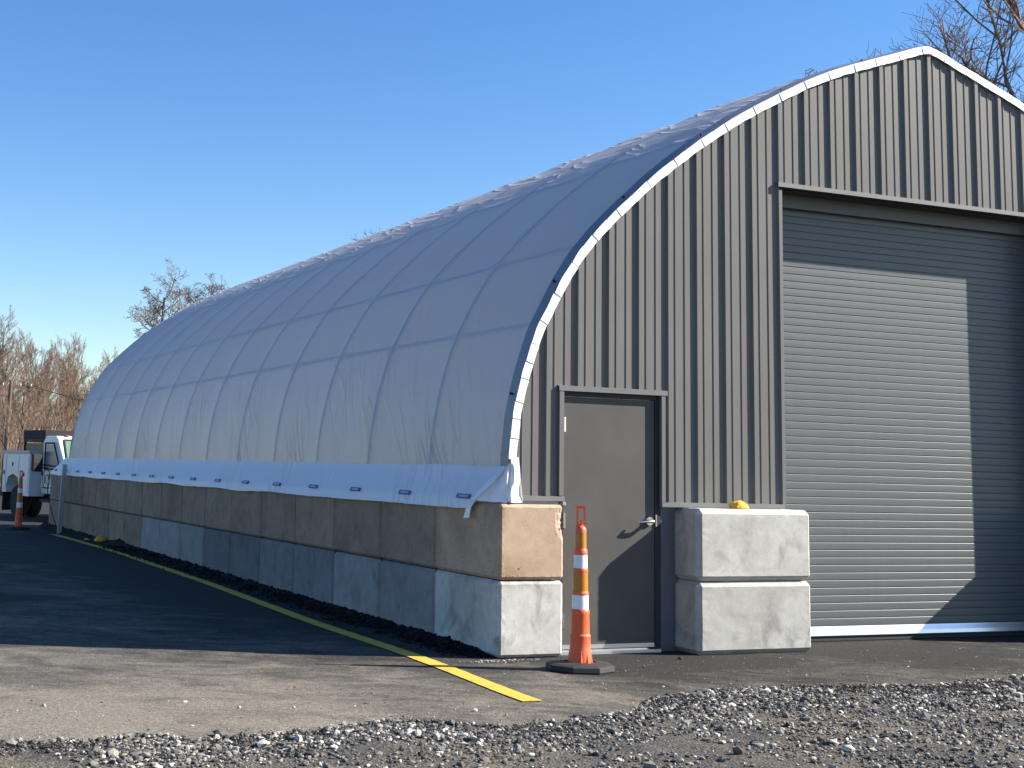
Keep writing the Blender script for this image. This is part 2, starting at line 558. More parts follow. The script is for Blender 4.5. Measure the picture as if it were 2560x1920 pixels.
ax = [-60, -40, -25, -15, -10, -8] + list(np.arange(-6.5, 6.01, .06)) + [8, 12, 20, 40, 60]
rows = []
for x in ax:
    e = edge_y(x)
    col = [(x, e - .03, -.09), (x, e, GZ - .028 + .010 * noise.noise((x * 11, 2, 2)))]
    ty = list(np.linspace(.045, 1.6, 18)) + [2.0, 3.0, 5, 9, 16, 30, 60]
    for t in ty:
        y = e + t
        fade = min(1, t / .25)
        z = GZ + (.003 * fbm(x, y, 1.3, 3) + .0018 * fbm(x, y, 9, 2) if t < 2 and abs(x) < 7 else 0) - .014 * (1 - fade)
        col.append((x, y, z))
    rows.append(col)
a = MB().grid(rows).build('asphalt_pavement', M['asphalt'], smooth=True)
tag(a, 'dark dusty asphalt paving around the building', None, None, 'structure')

# yellow painted line
LP = [(-.757, -1.85), (-.60, .18), (-.585, 2.58), (-.38, 6.83), (-.23, 12.8), (-.30, 17.6), (-.36, 18.3)]
ly = np.arange(-1.86, 18.2, .07)
lx = np.interp(ly, [p[1] for p in LP], [p[0] for p in LP])
k = np.ones(21) / 21
lxs = np.convolve(np.pad(lx, 10, 'edge'), k, 'valid')
P = []
for x, y in zip(lxs, ly):
    w0 = .072 + .010 * noise.noise((y * 6, 1, 0)) + .006 * noise.noise((y * 17, 1, 0))
    w1 = .072 + .010 * noise.noise((y * 6, 9, 0)) + .006 * noise.noise((y * 17, 8, 0))
    sk = .02
    P.append([(x - w0, y - .0, GZ + .007), (x, y + sk * .0, GZ + .0075), (x + w1, y + sk * 0, GZ + .007)])
ln = MB().grid(P).build('painted_line', M['paint'])
tag(ln, 'worn yellow line painted on the asphalt beside the block wall', None, None, 'structure')

# ------------------------------------------------------------------ loose stones and crumbs
ico = bmesh.new(); bmesh.ops.create_icosphere(ico, subdivisions=1, radius=1)
IV = np.array([v.co[:] for v in ico.verts]); IF = np.array([[v.index for v in f.verts] for f in ico.faces]); ico.free()


def scatter(name, pts, mt, label, zf, tones, flat=.6):
    n = len(pts)
    V = np.zeros((n, len(IV), 3)); T = np.zeros((n, len(IV)))
    for i, (x, y, s) in enumerate(pts):
        sh = IV * (1 + rng.uniform(-.32, .32, (len(IV), 1)))
        sc = s * np.array([rng.uniform(.75, 1.35), rng.uniform(.65, 1.1), rng.uniform(.45, .85) * flat / .6])
        an = rng.uniform(0, 6.28); ca, sa = math.cos(an), math.sin(an)
        q = sh * sc
        tl = rng.uniform(-.5, .5)
        q = q @ np.array([[1, 0, 0], [0, math.cos(tl), -math.sin(tl)], [0, math.sin(tl), math.cos(tl)]])
        q = q @ np.array([[ca, -sa, 0], [sa, ca, 0], [0, 0, 1]])
        V[i] = q + np.array([x, y, zf(x, y) + sc[2] * rng.uniform(.15, .7)])
        T[i] = tones[i]
    F = (IF[None] + (np.arange(n) * len(IV))[:, None, None]).reshape(-1, 3)
    me = bpy.data.meshes.new(name)
    me.from_pydata(V.reshape(-1, 3).tolist(), [], F.tolist())
    at = me.attributes.new('tone', 'FLOAT', 'POINT')
    at.data.foreach_set('value', T.reshape(-1).astype(np.float32))
    o = obj(name, me, mt)
    tag(o, label, name.replace('_', ' '), None, 'stuff')
    return o


pts = []
while len(pts) < 27000:
    x = rng.uniform(-5.0, 4.6)
    e = edge_y(x)
    y = e - (rng.exponential(.45) if rng.random() < .55 else rng.uniform(0, 2.6)) + .07
    if y < -4.7 or (y > e - .03 and rng.random() < .55): continue
    dens = .42 + .95 * fbm(x, y, 1.3, 3, 11) + .22 * (x > .2) + .25 * math.exp(-(e - y) / .25)
    if rng.random() > dens: continue
    big = rng.random()
    s = .005 + .007 * rng.random() if big < .80 else .011 + .010 * rng.random()
    if big > .994: s = .024 + .016 * rng.random()
    pts.append((x, y, s))
tn = np.clip(rng.beta(1.05, 1.7, len(pts)), 0, 1)
scatter('gravel', pts, M['stone'], 'pale grey crushed gravel strewn along the edge of the asphalt', lambda x, y: terrain(x, y) if y < edge_y(x) else GZ - .016, tn)
pts = []
while len(pts) < 900:
    x = rng.uniform(-5, 4.8); y = edge_y(x) + abs(rng.normal(0, .9)) + .02
    if y > 1.5 or (y > -.15 and x > -.1): continue
    pts.append((x, y, .003 + .005 * rng.random() ** 2 + (.009 if rng.random() > .985 else 0)))
for q in range(120):                                            # grit that gathered at the wall corner
    x = rng.normal(.02, .17); pts.append((x, -.06 - abs(rng.normal(0, .05)), .004 + .007 * rng.random()))
scatter('grit', pts, M['stone'], 'scattered small stones lying on the asphalt', lambda x, y: GZ, np.clip(rng.beta(2.5, 2, len(pts)), 0, 1))
pts = []
while len(pts) < 7500:
    x = rng.uniform(-5, 4.8); t = rng.normal(-.03, .13)
    if fbm(x, 0, .8, 2, 3) < -.25 and rng.random() < .8: continue
    pts.append((x, edge_y(x) + t, .003 + .008 * rng.random() ** 2))
scatter('asphalt_crumbs', pts, M['crumb'], 'black asphalt crumbs along the broken paving edge', lambda x, y: GZ - .018, rng.random(len(pts)))

# ------------------------------------------------------------------ block walls
def block_mesh(lx, ly, lz, ch, rough, seed, cuts=5):
    bm = bmesh.new()
    bmesh.ops.create_cube(bm, size=1)
    for v in bm.verts:
        v.co = Vector((v.co.x * lx, v.co.y * ly, v.co.z * lz))
    bmesh.ops.bevel(bm, geom=bm.edges[:], offset=ch, segments=1, affect='EDGES')
    if cuts:
        bmesh.ops.subdivide_edges(bm, edges=[e for e in bm.edges if e.calc_length() > .2], cuts=cuts, use_grid_fill=True)
        bmesh.ops.triangulate(bm, faces=[f for f in bm.faces if len(f.verts) > 4])
        off = Vector((seed * 3.7, seed * 1.3, seed * 2.1))
        for v in bm.verts:
            p = v.co * 26 + off
            d = Vector((noise.noise(p), noise.noise(p + Vector((31, 0, 0))), noise.noise(p + Vector((0, 47, 0)))))
            edge = sum(1 for a, h in zip(v.co, (lx, ly, lz)) if abs(abs(a) - h / 2) < ch * 1.2)
            v.co += d * rough * (1.5 if edge >= 2 else .06)
    me = bpy.data.meshes.new('concrete_block')
    bm.to_mesh(me); bm.free()
    return me


wall = empty('block_wall', (0, 0, GZ))
tag(wall, 'long low wall of two rows of concrete blocks under the white tarp roof', 'wall')
LB, HB, WB = 1.22, .61, .60
for row in range(2):
    for n in range(17):
        ch = .024 if row else .026
        near = n < 5
        me = block_mesh(WB, LB - .012, HB - .006, ch, .0018, row * 20 + n, (26 if row and n == 0 else 12) if near else 0)
        if row and n == 0:                      # broken corner by the door
            for v in me.vertices:
                q = Vector((v.co.x - WB / 2, v.co.y + LB / 2, (v.co.z - .17) * .55))
                k_ = max(0, 1 - q.length / .085)
                if k_ > 0: v.co += Vector((-.55, .6, -.05)) * k_ * (.045 + .04 * noise.noise(v.co * 40))
        if row: mt = 'tanpit' if n == 0 else 'tan'
        else: mt = 'pale' if n in (0,) else ('grey' if n < 10 else 'tan')
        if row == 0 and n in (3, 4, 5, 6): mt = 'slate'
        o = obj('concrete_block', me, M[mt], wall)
        o.location = (WB / 2 + random.uniform(-.006, .006) * (n > 0), LB / 2 + n * LB, HB / 2 + .003 + row * HB + (.0 if row == 0 else .004))
        o.rotation_euler = (0, 0, random.uniform(-.003, .003))
        if row and n == 0: o['label'] = 'pitted tan concrete corner block with a chipped edge'

pier = empty('block_pier', (1.80, -.16, GZ))
tag(pier, 'two pale concrete blocks stacked between the grey door and the roller door', 'block stack')
for row in range(2):
    o = obj('concrete_block', block_mesh(1.205, .57, .605, .042, .0016, 60 + row, 14), M['pale'], pier)
    o.location = (.6025, .285, .3025 + row * .61)
    o.rotation_euler = (0, 0, (.0, .004)[row])
pier2 = empty('block_pier', (6.42, -.36, GZ))
tag(pier2, 'concrete blocks stacked at the right side of the roller door', 'block stack')
for row in range(2):
    o = obj('concrete_block', block_mesh(.61, 1.22, .605, .04, .004, 70 + row, 5), M['pale'], pier2)
    o.location = (.305, .61, .3025 + row * .61)
wall2 = empty('block_wall', (8.9, 0, GZ))
tag(wall2, 'concrete block wall along the far right side of the building', 'wall')
mshare = block_mesh(WB, LB - .008, HB - .006, .02, 0, 1, 0)
for row in range(2):
    for n in range(17):
        o = obj('concrete_block', mshare, M['grey'], wall2)
        o.location = (WB / 2, LB / 2 + n * LB, HB / 2 + .003 + row * HB)

for row in range(2):                             # blocks closing the front between the piers
    for x0_, lx_ in ((-1.855, 1.215), (-.635, .625)):
        o = obj('concrete_block', block_mesh(lx_, .60, HB - .006, .026, .001, 90 + row, 4), M['grey'], wall2)
        o.location = (x0_ + lx_ / 2, .305, HB / 2 + .003 + row * HB)

# crumbled asphalt heaped against the foot of the wall
P = []
for y in np.arange(.10, 21.2, .045):
    t = min(1, (y - .05) / .5)
    h = (.05 + .0055 * min(y, 12) + .028 * noise.noise((y * 2.3, 0, 0)) + .022 * noise.noise((y * 6.1, 4, 0)) + .012 * noise.noise((y * 15, 8, 0))) * t
    if 13.0 < y < 14.2: h += .05 * math.sin((y - 13.0) / 1.2 * math.pi)
    w = (.24 + .05 * noise.noise((y * 1.7, 2, 2))) * (.35 + .65 * t) * (1 - .25 * min(1, y / 15))
    row_ = []
    for q in range(9):
        s = q / 8
        rr = .010 * noise.noise((y * 13, s * 9, 1)) + .007 * noise.noise((y * 31, s * 20, 4))
        row_.append((.02 - (w + .02) * s, y + .01 * noise.noise((y * 20, s * 11, 7)), GZ - .012 + (h + .012) * (math.cos(s * math.pi) * .5 + .5) ** .8 + (rr if q < 8 else -.01)))
    P.append(row_)
o = MB().grid(P).build('asphalt_berm', M['berm'], smooth=False)
tag(o, 'rough black heap of asphalt crumbs along the foot of the block wall', 'asphalt heap', None, 'stuff')

pts = []
while len(pts) < 2600:
    y = rng.uniform(.1, 14) if rng.random() < .7 else rng.uniform(.1, 5)
    x = -abs(rng.normal(.0, .15))
    if x < -.42: continue
    pts.append((x, y, .006 + .018 * rng.random() ** 2))
scatter('asphalt_lumps', pts, M['berm'], 'loose black asphalt lumps on the heap along the block wall', lambda x, y: GZ + (.045 + .0055 * min(y, 12)) * max(0, 1 + x / .24) * min(1, y / .5), rng.random(len(pts)))

# ------------------------------------------------------------------ hoop building
bld = empty('hoop_building', (0, 0, 0))
tag(bld, 'arched building with white tarp roof and grey ribbed metal front', 'building')
XC = 4.75
HALF = [(.132, 1.20), (.137, 1.568), (.158, 1.782), (.175, 1.941), (.215, 2.109), (.256, 2.271), (.338, 2.519), (.392, 2.662), (.475, 2.815), (.611, 3.062), (.778, 3.317), (.98, 3.549), (1.2, 3.762), (1.55, 4.076), (1.8, 4.271), (2.036, 4.445), (2.427, 4.705), (2.706, 4.866), (2.968, 5.008), (3.221, 5.142), (3.386, 5.22), (3.66, 5.335), (4.047, 5.472), (4.34, 5.572), (4.62, 5.672), (4.75, 5.702)]
HX = np.array([p[0] for p in HALF]); HZ = np.array([p[1] for p in HALF])
seg = np.r_[0, np.cumsum(np.hypot(np.diff(HX), np.diff(HZ)))]
ARC = seg[-1]


def arch(s):
    """s in 0..2*ARC along the front arch from the left foot -> (x, z)"""
    m = s > ARC
    q = 2 * ARC - s if m else s
    x, z = float(np.interp(q, seg, HX)), float(np.interp(q, seg, HZ))
    return (2 * XC - x if m else x), z


def arch_s(s, w=.12):
    pts_ = [arch(min(max(s + d, 0), 2 * ARC)) for d in (-w, -w / 2, 0, w / 2, w)]
    return sum(p[0] for p in pts_) / 5, sum(p[1] for p in pts_) / 5


def arch_n(s):
    a, b = arch(max(s - .06, 0)), arch(min(s + .06, 2 * ARC))
    tx, tz = b[0] - a[0], b[1] - a[1]
    L = math.hypot(tx, tz)
    return -tz / L, tx / L                       # outward normal


def z_arch(x):
    q = x if x <= XC else 2 * XC - x
    return float(np.interp(q, HX, HZ))


RIB0, RIBD, NRIB = .17, 1.484, 14
YEND = RIB0 + RIBD * 13
PURL = [float(np.interp(z, HZ, seg)) for z in (2.74, 3.43, 4.5)]


def cover(s, y, off=0):
    x, z = arch_s(s, .16)
    nx, nz = arch_n(s)
    q = min(s, 2 * ARC - s) / ARC
    infl = .085 * min(1, max(0, (q - .12) / .55)) ** .8 * min(1, max(0, (y - .08) / .55)) ** .8
    t = ((y - RIB0) / RIBD) % 1.0
    k_ = int((y - RIB0) // RIBD)
    c = abs(math.sin(math.pi * t))
    sag = -.056 * c ** .50 * (.55 + .50 * (1 - q)) * (.8 + .4 * noise.noise((k_ * 3.3, 0, 0)))
    if y < RIB0: sag = 0
    qq = min(s, 2 * ARC - s)
    pl = 0
    for p in PURL:                               # the sheet dips below each purlin and rides over it
        u_ = p - qq
        pl += (.012 * math.exp(-(u_ / .07) ** 2) - .010 * math.exp(-((u_ - .25) / .2) ** 2)) * c * (.6 + .5 * noise.noise((k_ * 2.7, p, 1)))
    qq = min(s, 2 * ARC - s)
    # pull creases near the foot and near the crown
    cr = abs(noise.noise((y * 2.6 - qq * 1.7 + k_ * 5.1, qq * .55, 3)))
    wr = .020 * (1 - min(1, cr * 5)) * max(0, 1 - q * 2.3) * c * (.5 + .8 * noise.noise((k_ * 1.9, 5, 0)))
    cr2 = abs(noise.noise((y * .9 + s * .2, s * 3.2, 9)))
    wr2 = -.030 * (1 - min(1, cr2 * 4)) * max(0, (q - .55) / .45) * c
    d = infl + sag + pl + wr + wr2 + off + .004 * noise.noise((y * 1.1, s * 1.3, 2))
    return (x + nx * d, y, z + nz * d)


ysv = sorted(set([.106, .12, .14, .155] + [round(float(v), 4) for v in np.arange(.17, YEND + .001, RIBD / 32)] + [YEND]))
ssv = sorted([2 * ARC * i / 240 for i in range(241)] + [q + d_ for q in PURL for d_ in (-.02, .0, .02, .05)])
o = MB().grid([[cover(s, y) for y in ysv] for s in ssv]).build('tarp_cover', M['tarp'], bld, smooth=True)
o['label'] = 'white tarp stretched over the hoops, creased between them'
# hoops and purlins inside, just beneath the cover
for n in range(NRIB):
    y = RIB0 + n * RIBD
    pts_ = []
    for i in range(0, 61):
        s = 2 * ARC * i / 60
        x, yy, z = cover(s, y, -.031)
        pts_.append((x, y + (.03 if n == 0 else 0), z))
    MB().path(pts_, .028, 6).build('hoop', M['steel'], bld, smooth=True)
for p in PURL + [2 * ARC - q for q in PURL]:
    x, z = arch(p); nx, nz = arch_n(p)
    a_ = cover(p, RIB0 + 5.5 * RIBD, -.026)
    MB().tube((a_[0], .3, a_[2]), (a_[0], YEND, a_[2]), .02, n=6).build('purlin', M['steel'], bld, smooth=True)

# skirt of the tarp, laid out over the top row of blocks
skp = []
for y in np.arange(0, 1.0001, 1 / 330):
    col = []
    for i in range(13):
        s = i / 12
        y0 = .13 + .30 * s ** 1.3
        yy = y0 + (20.55 - y0 + .15 * (1 - s) * -5) * y
        if s < .82:
            q = s / .82
            x, z = .128 - .150 * q ** 1.15, 1.50 - .275 * q
        else:
            q = (s - .82) / .18
            x, z = -.022 - .022 * q, 1.225 - .085 * q
        wv = .010 * noise.noise((yy * 1.6, s * 1.5, 0)) * s + .007 * noise.noise((yy * 5, s * 2, 5)) * s
        x -= .006 + abs(wv)
        z += .016 * noise.noise((yy * .8, 7, 0)) * (s == 1) + .012 * noise.noise((yy * 1.1, 3, 3)) * (1 - s)
        col.append((x, yy, z + .5 * wv))
    skp.append(col)
sk = MB().grid(skp).build('tarp_skirt', M['skirt'], bld, smooth=True)
# plastic clips along the skirt
cm = None
for n in range(17):
    y = .60 + 1.213 * n
    b0 = Vector((-.022, y, 1.235))
    nrm = Vector((-.88, 0, .48)); tz = Vector((.48, 0, .88))
    c_ = MB()
    def plate(m_, a0, a1, b0_, b1_, h0, h1):
        vs = [b0 + Vector((0, u, 0)) + tz * w + nrm * h for u in (a0, a1) for w in (b0_ + .0, b1_) for h in (h0, h1)]
        m_.add(vs, [(0, 1, 3, 2), (4, 6, 7, 5), (0, 4, 5, 1), (2, 3, 7, 6), (0, 2, 6, 4), (1, 5, 7, 3)])
    for a0, a1, w0, w1 in ((-.115, .115, -.018, -.011), (-.115, .115, .011, .018), (-.115, -.095, -.0109, .0109), (.095, .115, -.0109, .0109)):
        plate(c_, a0, a1, w0, w1, .004, .022)
    cl = c_.build('clip', M['clip'], sk)
    c2 = MB(); plate(c2, -.094, .094, -.0105, .0105, .004, .016)
    c2.build('clip_plate', M['clip2'], sk)
# loose tab at the corner of the skirt
MB().grid([[(-.050 - .004 * i, .42 + .05 * j + .006 * i, 1.150 - .028 * i - .004 * j) for j in range(3)] for i in range(4)]).build('tarp_tab', M['crumple'], bld)
# crumpled corner of tarp folded round onto the block top
top = [(.105, .30, 1.44), (.125, .19, 1.50), (.132, .11, 1.52), (.146, .095, 1.57), (.215, .095, 1.575)]
bot = [(-.035, .47, 1.215), (.005, .20, 1.205), (.06, .03, 1.205), (.13, .035, 1.205), (.235, .052, 1.205)]
P = []
for i in range(45):
    u = i / 44 * 4
    k0 = min(3, int(u)); fu = u - k0
    A = Vector(top[k0]).lerp(Vector(top[k0 + 1]), fu); B = Vector(bot[k0]).lerp(Vector(bot[k0 + 1]), fu)
    col = []
    for j in range(22):
        s = j / 21
        p = A.lerp(B, s)
        fold = .028 * math.sin(u * 4.2 + 1.4 * s + 2.2 * noise.noise((u * .8, s * 2, 1))) * math.sin(min(1, s * 1.3) * math.pi * .62)
        p += Vector((-.55, -.75, 0)) * (fold + .014 * noise.noise((u * 2.2, s * 4, 6)))
        p.y = max(p.y, .004)
        if j == 21: p.z += .010 * abs(noise.noise((u * 4, 2, 2)))
        col.append(p)
    P.append(col)
MB().grid(P).build('tarp_corner', M['crumple'], bld, smooth=True)['label'] = 'crumpled white tarp corner folded onto the block'

# metal edge: front plates in short lengths over a continuous side flange
WY = .13                                       # plane of the siding
fl = []
for i in range(161):
    s = .30 + (2 * ARC - .6) * i / 160
    x, z = arch(s); nx, nz = arch_n(s)
    q = min(s, 2 * ARC - s) / ARC
    row_ = []
    for yy, d in ((.104, -.02), (.104, .012), (.13, .014), (.235, .018), (.237, .0)):
        infl = .085 * min(1, max(0, (q - .12) / .55)) ** .8 * min(1, max(0, (yy - .08) / .55)) ** .8
        row_.append((x + nx * (d + infl), yy, z + nz * (d + infl)))
    fl.append(row_)
MB().grid(fl).build('edge_flange', M['galv_shaded'], bld, smooth=True)
for s in np.arange(.9, 2 * ARC - .8, 1.05):           # screws through the flange
    x, z = arch(s); nx, nz = arch_n(s)
    MB().tube((x + nx * .02, .17, z + nz * .02), (x + nx * .045, .17, z + nz * .045), .011, n=6).build('screw', M['dark'], bld)
s = .36
kk = 0
while s < 2 * ARC - .36:
    L = random.uniform(.13, .22)
    e = min(s + L - random.uniform(.003, .009), 2 * ARC - .36)
    yy = .0985 - .003 * (kk % 2) - random.uniform(0, .002)
    tilt = random.uniform(-.004, .004)
    vs = []
    nseg = 3
    for j in range(nseg + 1):
        t = s + (e - s) * j / nseg
        x, z = arch(t); nx, nz = arch_n(t)
        d0, d1 = -.060 + random.uniform(-.003, .003), .014 + tilt * (j / nseg - .5) * 2
        vs.append([(x + nx * d1, yy + .002, z + nz * d1), (x + nx * d1, yy, z + nz * d1), (x + nx * d0, yy - .001 + tilt * .3, z + nz * d0), (x + nx * d0, yy + .004, z + nz * d0)])
    m_ = MB()
    n4 = 4
    vv = [p for r_ in vs for p in r_]
    fs = [(j * 4 + q, (j + 1) * 4 + q, (j + 1) * 4 + (q + 1) % 4, j * 4 + (q + 1) % 4) for j in range(nseg) for q in range(4)]
    fs += [(3, 2, 1, 0), tuple(nseg * 4 + q for q in range(4))]
    m_.add(vv, fs).build('edge_trim', M['white_trim'], bld)
    s += L
    kk += 1

# ribbed siding, one object per sheet
PER = .304
RPH = .468
prof = [(0, 0), (.012, .0235), (.052, .0235), (.064, 0), (.092, 0), (.096, .006), (.104, .006), (.108, 0), (.192, 0), (.196, .006), (.204, .006), (.208, 0)]
DX0, DX1 = .604, 1.662                          # opening of the small door
GX0, GX1 = 2.915, 6.40                          # opening of the roller door
GZT = 4.14


def zbot(x):
    if x < DX0: return 1.262
    if x < DX1: return 2.170
    if x < GX0: return 1.222
    if x < GX1: return GZT
    return 1.222


def hgt(x):
    t = (x - RPH) % PER
    return float(np.interp(t, [p[0] for p in prof] + [PER], [p[1] for p in prof] + [0]))


XL, XR = .155, 2 * XC - .155
xs_all = []
for n in range(-3, 34):
    xs_all += [RPH + n * PER + p[0] for p in prof]
xs_all += [DX0, DX1, GX0, GX1] + [p[0] for p in HALF] + [2 * XC - p[0] for p in HALF]
xs_all = sorted(set(round(v, 5) for v in xs_all if XL < v < XR)) 
x0 = XL
sheets = [XL] + [RPH + PER * (3 * n + 1) - .02 for n in range(-1, 11) if XL + .1 < RPH + PER * (3 * n + 1) - .02 < XR - .1] + [XR]
for a0, a1 in zip(sheets[:-1], sheets[1:]):
    xx = [a0] + [v for v in xs_all if a0 < v < a1] + [a1]
    m_ = MB()
    for u, w in zip(xx[:-1], xx[1:]):
        if w - u < 1e-6: continue
        zb = zbot((u + w) / 2)
        zu, zw = z_arch(u) - .012, z_arch(w) - .012
        if max(zu, zw) <= zb + .01: continue
        zu, zw = max(zu, zb), max(zw, zb)
        yu, yw = WY - hgt(u), WY - hgt(w)
        nz_ = 1
        m_.add([(u, yu, zb), (w, yw, zb), (w, yw, zw), (u, yu, zu)], [(0, 1, 2, 3)])
    me = m_.mesh('siding_sheet', False)
    bm = bmesh.new(); bm.from_mesh(me); bmesh.ops.remove_doubles(bm, verts=bm.verts, dist=1e-5); bm.to_mesh(me); bm.free()
    obj('siding_sheet', me, M['siding'], bld)
# liner behind the siding so that no light leaks in
xx = [XL] + xs_all + [XR]
m_ = MB()
for u, w in zip(xx[:-1], xx[1:]):
    zb = zbot((u + w) / 2)
    zu, zw = z_arch(u) - .03, z_arch(w) - .03
    if max(zu, zw) <= zb + .01: continue
    m_.add([(u, WY + .06, zb - .02), (w, WY + .06, zb - .02), (w, WY + .06, max(zw, zb)), (u, WY + .06, max(zu, zb))], [(0, 1, 2, 3)])
m_.build('wall_liner', M['frame'], bld)
m_ = MB()
for u, w in zip(xx[:-1], xx[1:]):
    m_.add([(u, YEND - .03, GZ), (w, YEND - .03, GZ), (w, YEND - .03, z_arch(w) - .03), (u, YEND - .03, z_arch(u) - .03)], [(0, 1, 2, 3)])
m_.build('back_wall', M['siding'], bld)
# base trims
for a0, a1, z0 in ((.225, .660, 1.222), (1.625, 2.93, 1.188), (6.435, 9.34, 1.188)):
    MB().prism([(WY + .05, z0), (WY - .030, z0), (WY - .030, z0 + .004), (WY - .026, z0 + .040), (WY + .05, z0 + .046)], 0, a0, a1).build('base_trim', M['trimgrey'], bld)
box('sill_board', M['steel'], bld, .20, .70, WY + .02, WY + .30, 1.188, 1.218)
box('sill_board', M['steel'], bld, 1.70, 2.95, WY + .02, WY + .30, 1.183, 1.1795 + .03)

# ---- small door
DY = .155
door = empty('personnel_door', (1.13, DY, GZ), 0, bld)
door['label'] = 'plain dark grey metal door with lever handle'


def part(name, m_, x0, x1, y0, y1, z0, z1, parent=door, bevel=0):
    o_ = box(name, m_, parent, x0, x1, y0, y1, z0, z1, bevel)
    pl = Vector(parent.location)
    o_.location = -pl
    return o_


part('leaf', M['leaf'], .668, 1.580, DY, DY + .045, .040, 2.100, bevel=.002)
part('kick_sweep', M['alu'], .672, 1.572, DY - .008, DY - .0005, .012, .046)
part('threshold', M['alu'], .64, 1.62, DY - .040, DY + .06, GZ, GZ + .026)
part('jamb', M['frame'], .630, .6665, DY - .012, DY + .09, GZ + .03, 2.105)
part('jamb', M['frame'], 1.5815, 1.6365, DY - .010, DY + .09, GZ + .03, 2.105)
part('head_jamb', M['frame'], .630, 1.6365, DY - .010, DY + .09, 2.106, 2.172)
for z in (1.80, 1.0, .18):
    h_ = MB(); h_.tube((.674, DY - .010, z), (.674, DY - .010, z + .125), .0095, n=8); h_.box(.674, .694, DY - .006, DY - .001, z, z + .125)
    o_ = h_.build('hinge', M['chrome'], door); o_.location = -Vector(door.location)
hd = MB()
hd.tube((1.520, DY - .001, 1.065), (1.520, DY - .022, 1.065), .040, .036, 20)
hd.tube((1.520, DY - .022, 1.065), (1.520, DY - .070, 1.065), .015, .015, 12)
hd.path([(1.520, DY - .066, 1.065), (1.50, DY - .072, 1.065), (1.45, DY - .072, 1.063), (1.405, DY - .068, 1.060), (1.392, DY - .048, 1.060)], [.014, .013, .012, .0115, .011], 10)
o_ = hd.build('lever_handle', M['chrome'], door, smooth=True); o_.location = -Vector(door.location)
part('strike_plate', M['chrome'], 1.584, 1.597, DY - .0135, DY - .0105, 1.02, 1.12)
part('corner_post', M['post'], 1.6370, 1.830, DY + .012, DY + .020, GZ, 1.181)
part('door_trim', M['trimgrey'], .606, .649, WY - .028, WY + .012, 1.2685, 2.1385)
part('door_trim', M['trimgrey'], 1.622, 1.660, WY - .028, WY + .012, 1.2265, 2.1385)
part('soffit', M['frame'], .650, 1.6215, WY - .010, DY + .04, 2.1725, 2.19)
hood = MB().prism([(WY + .03, 2.196), (WY - .030, 2.186), (WY - .032, 2.143), (WY - .029, 2.143), (WY - .027, 2.178), (WY + .03, 2.188)], 0, .598, 1.682)
o_ = hood.build('drip_cap', M['trimgrey'], door); o_.location = -Vector(door.location)

# ---- roller door
GY = .45
gd = empty('roller_door', (4.65, GY, GZ), 0, bld)
gd['label'] = 'grey roller door of narrow horizontal slats with a silver bottom bar'
PIT = .0696
sl = [(.004, .0), (.0008, .0018), (-.0012, .0042), (-.0014, .0075), (-.0022, .034), (-.0016, .0630), (-.0003, .0650), (.0045, .0655), (.0045, .0692), (.010, .0692), (.010, 0)]
sm = MB().prism(sl, 0, -1.715, 1.715).mesh('slat')
z = .112 - GZ
while z < 4.3 - GZ:
    o_ = obj('slat', sm, M['curtain'], gd)
    o_.location = (0, 0, z)
    z += PIT


def gpart(name, m_, x0, x1, y0, y1, z0, z1, bevel=0):
    o_ = box(name, m_, gd, x0, x1, y0, y1, z0, z1, bevel)
    o_.location = -Vector(gd.location)
    return o_


bb = MB().prism([(GY + .012, .020), (GY - .022, .020), (GY - .026, .026), (GY - .020, .060), (GY - .008, .094), (GY - .004, .108), (GY + .012, .108)], 0, 2.945, 6.36)
o_ = bb.build('bottom_bar', M['alu'], gd); o_.location = -Vector(gd.location)
gpart('rubber_seal', M['black'], 2.945, 6.36, GY - .010, GY + .010, GZ + .006, .0195)
gpart('guide_rail', M['trimgrey'], 2.9155, 2.985, GY - .038, GY - .010, GZ, 4.12)
gpart('guide_rail', M['trimgrey'], 6.330, 6.400, GY - .045, GY - .015, GZ, 4.12)
gpart('jamb', M['trimgrey'], 2.908, 2.9145, WY - .024, GY + .02, 1.2265, 4.10)
gpart('jamb', M['trimgrey'], 2.9150, 2.945, WY - .024, WY - .018, 1.2265, 4.100)
gpart('jamb', M['trimgrey'], 6.4005, 6.430, WY - .024, GY + .02, GZ, 4.1205)
gpart('lintel', M['frame'], 2.93, 6.395, WY + .012, GY + .03, 4.128, 4.16)
gpart('header_panel', M['curtain'], 2.93, 6.395, GY - .075, GY - .070, 4.0, 4.127)
gpart('back_panel', M['frame'], 2.70, 6.6, GY + .03, GY + .05, GZ, 4.6)
hood = MB().prism([(WY + .03, 4.172), (WY - .040, 4.162), (WY - .042, 4.120), (WY - .038, 4.120), (WY - .036, 4.152), (WY + .03, 4.164)], 0, 2.893, 6.60)
o_ = hood.build('drip_cap', M['trimgrey'], gd); o_.location = -Vector(gd.location)
# returns behind the masonry piers
box('inner_return', M['frame'], bld, 1.70, 2.912, .425, .44, GZ, 1.175)
box('inner_return', M['frame'], bld, .602, .629, .20, .24, GZ, 1.19)
box('inner_return', M['frame'], bld, 6.45, 8.89, .62, .65, GZ, 1.25)

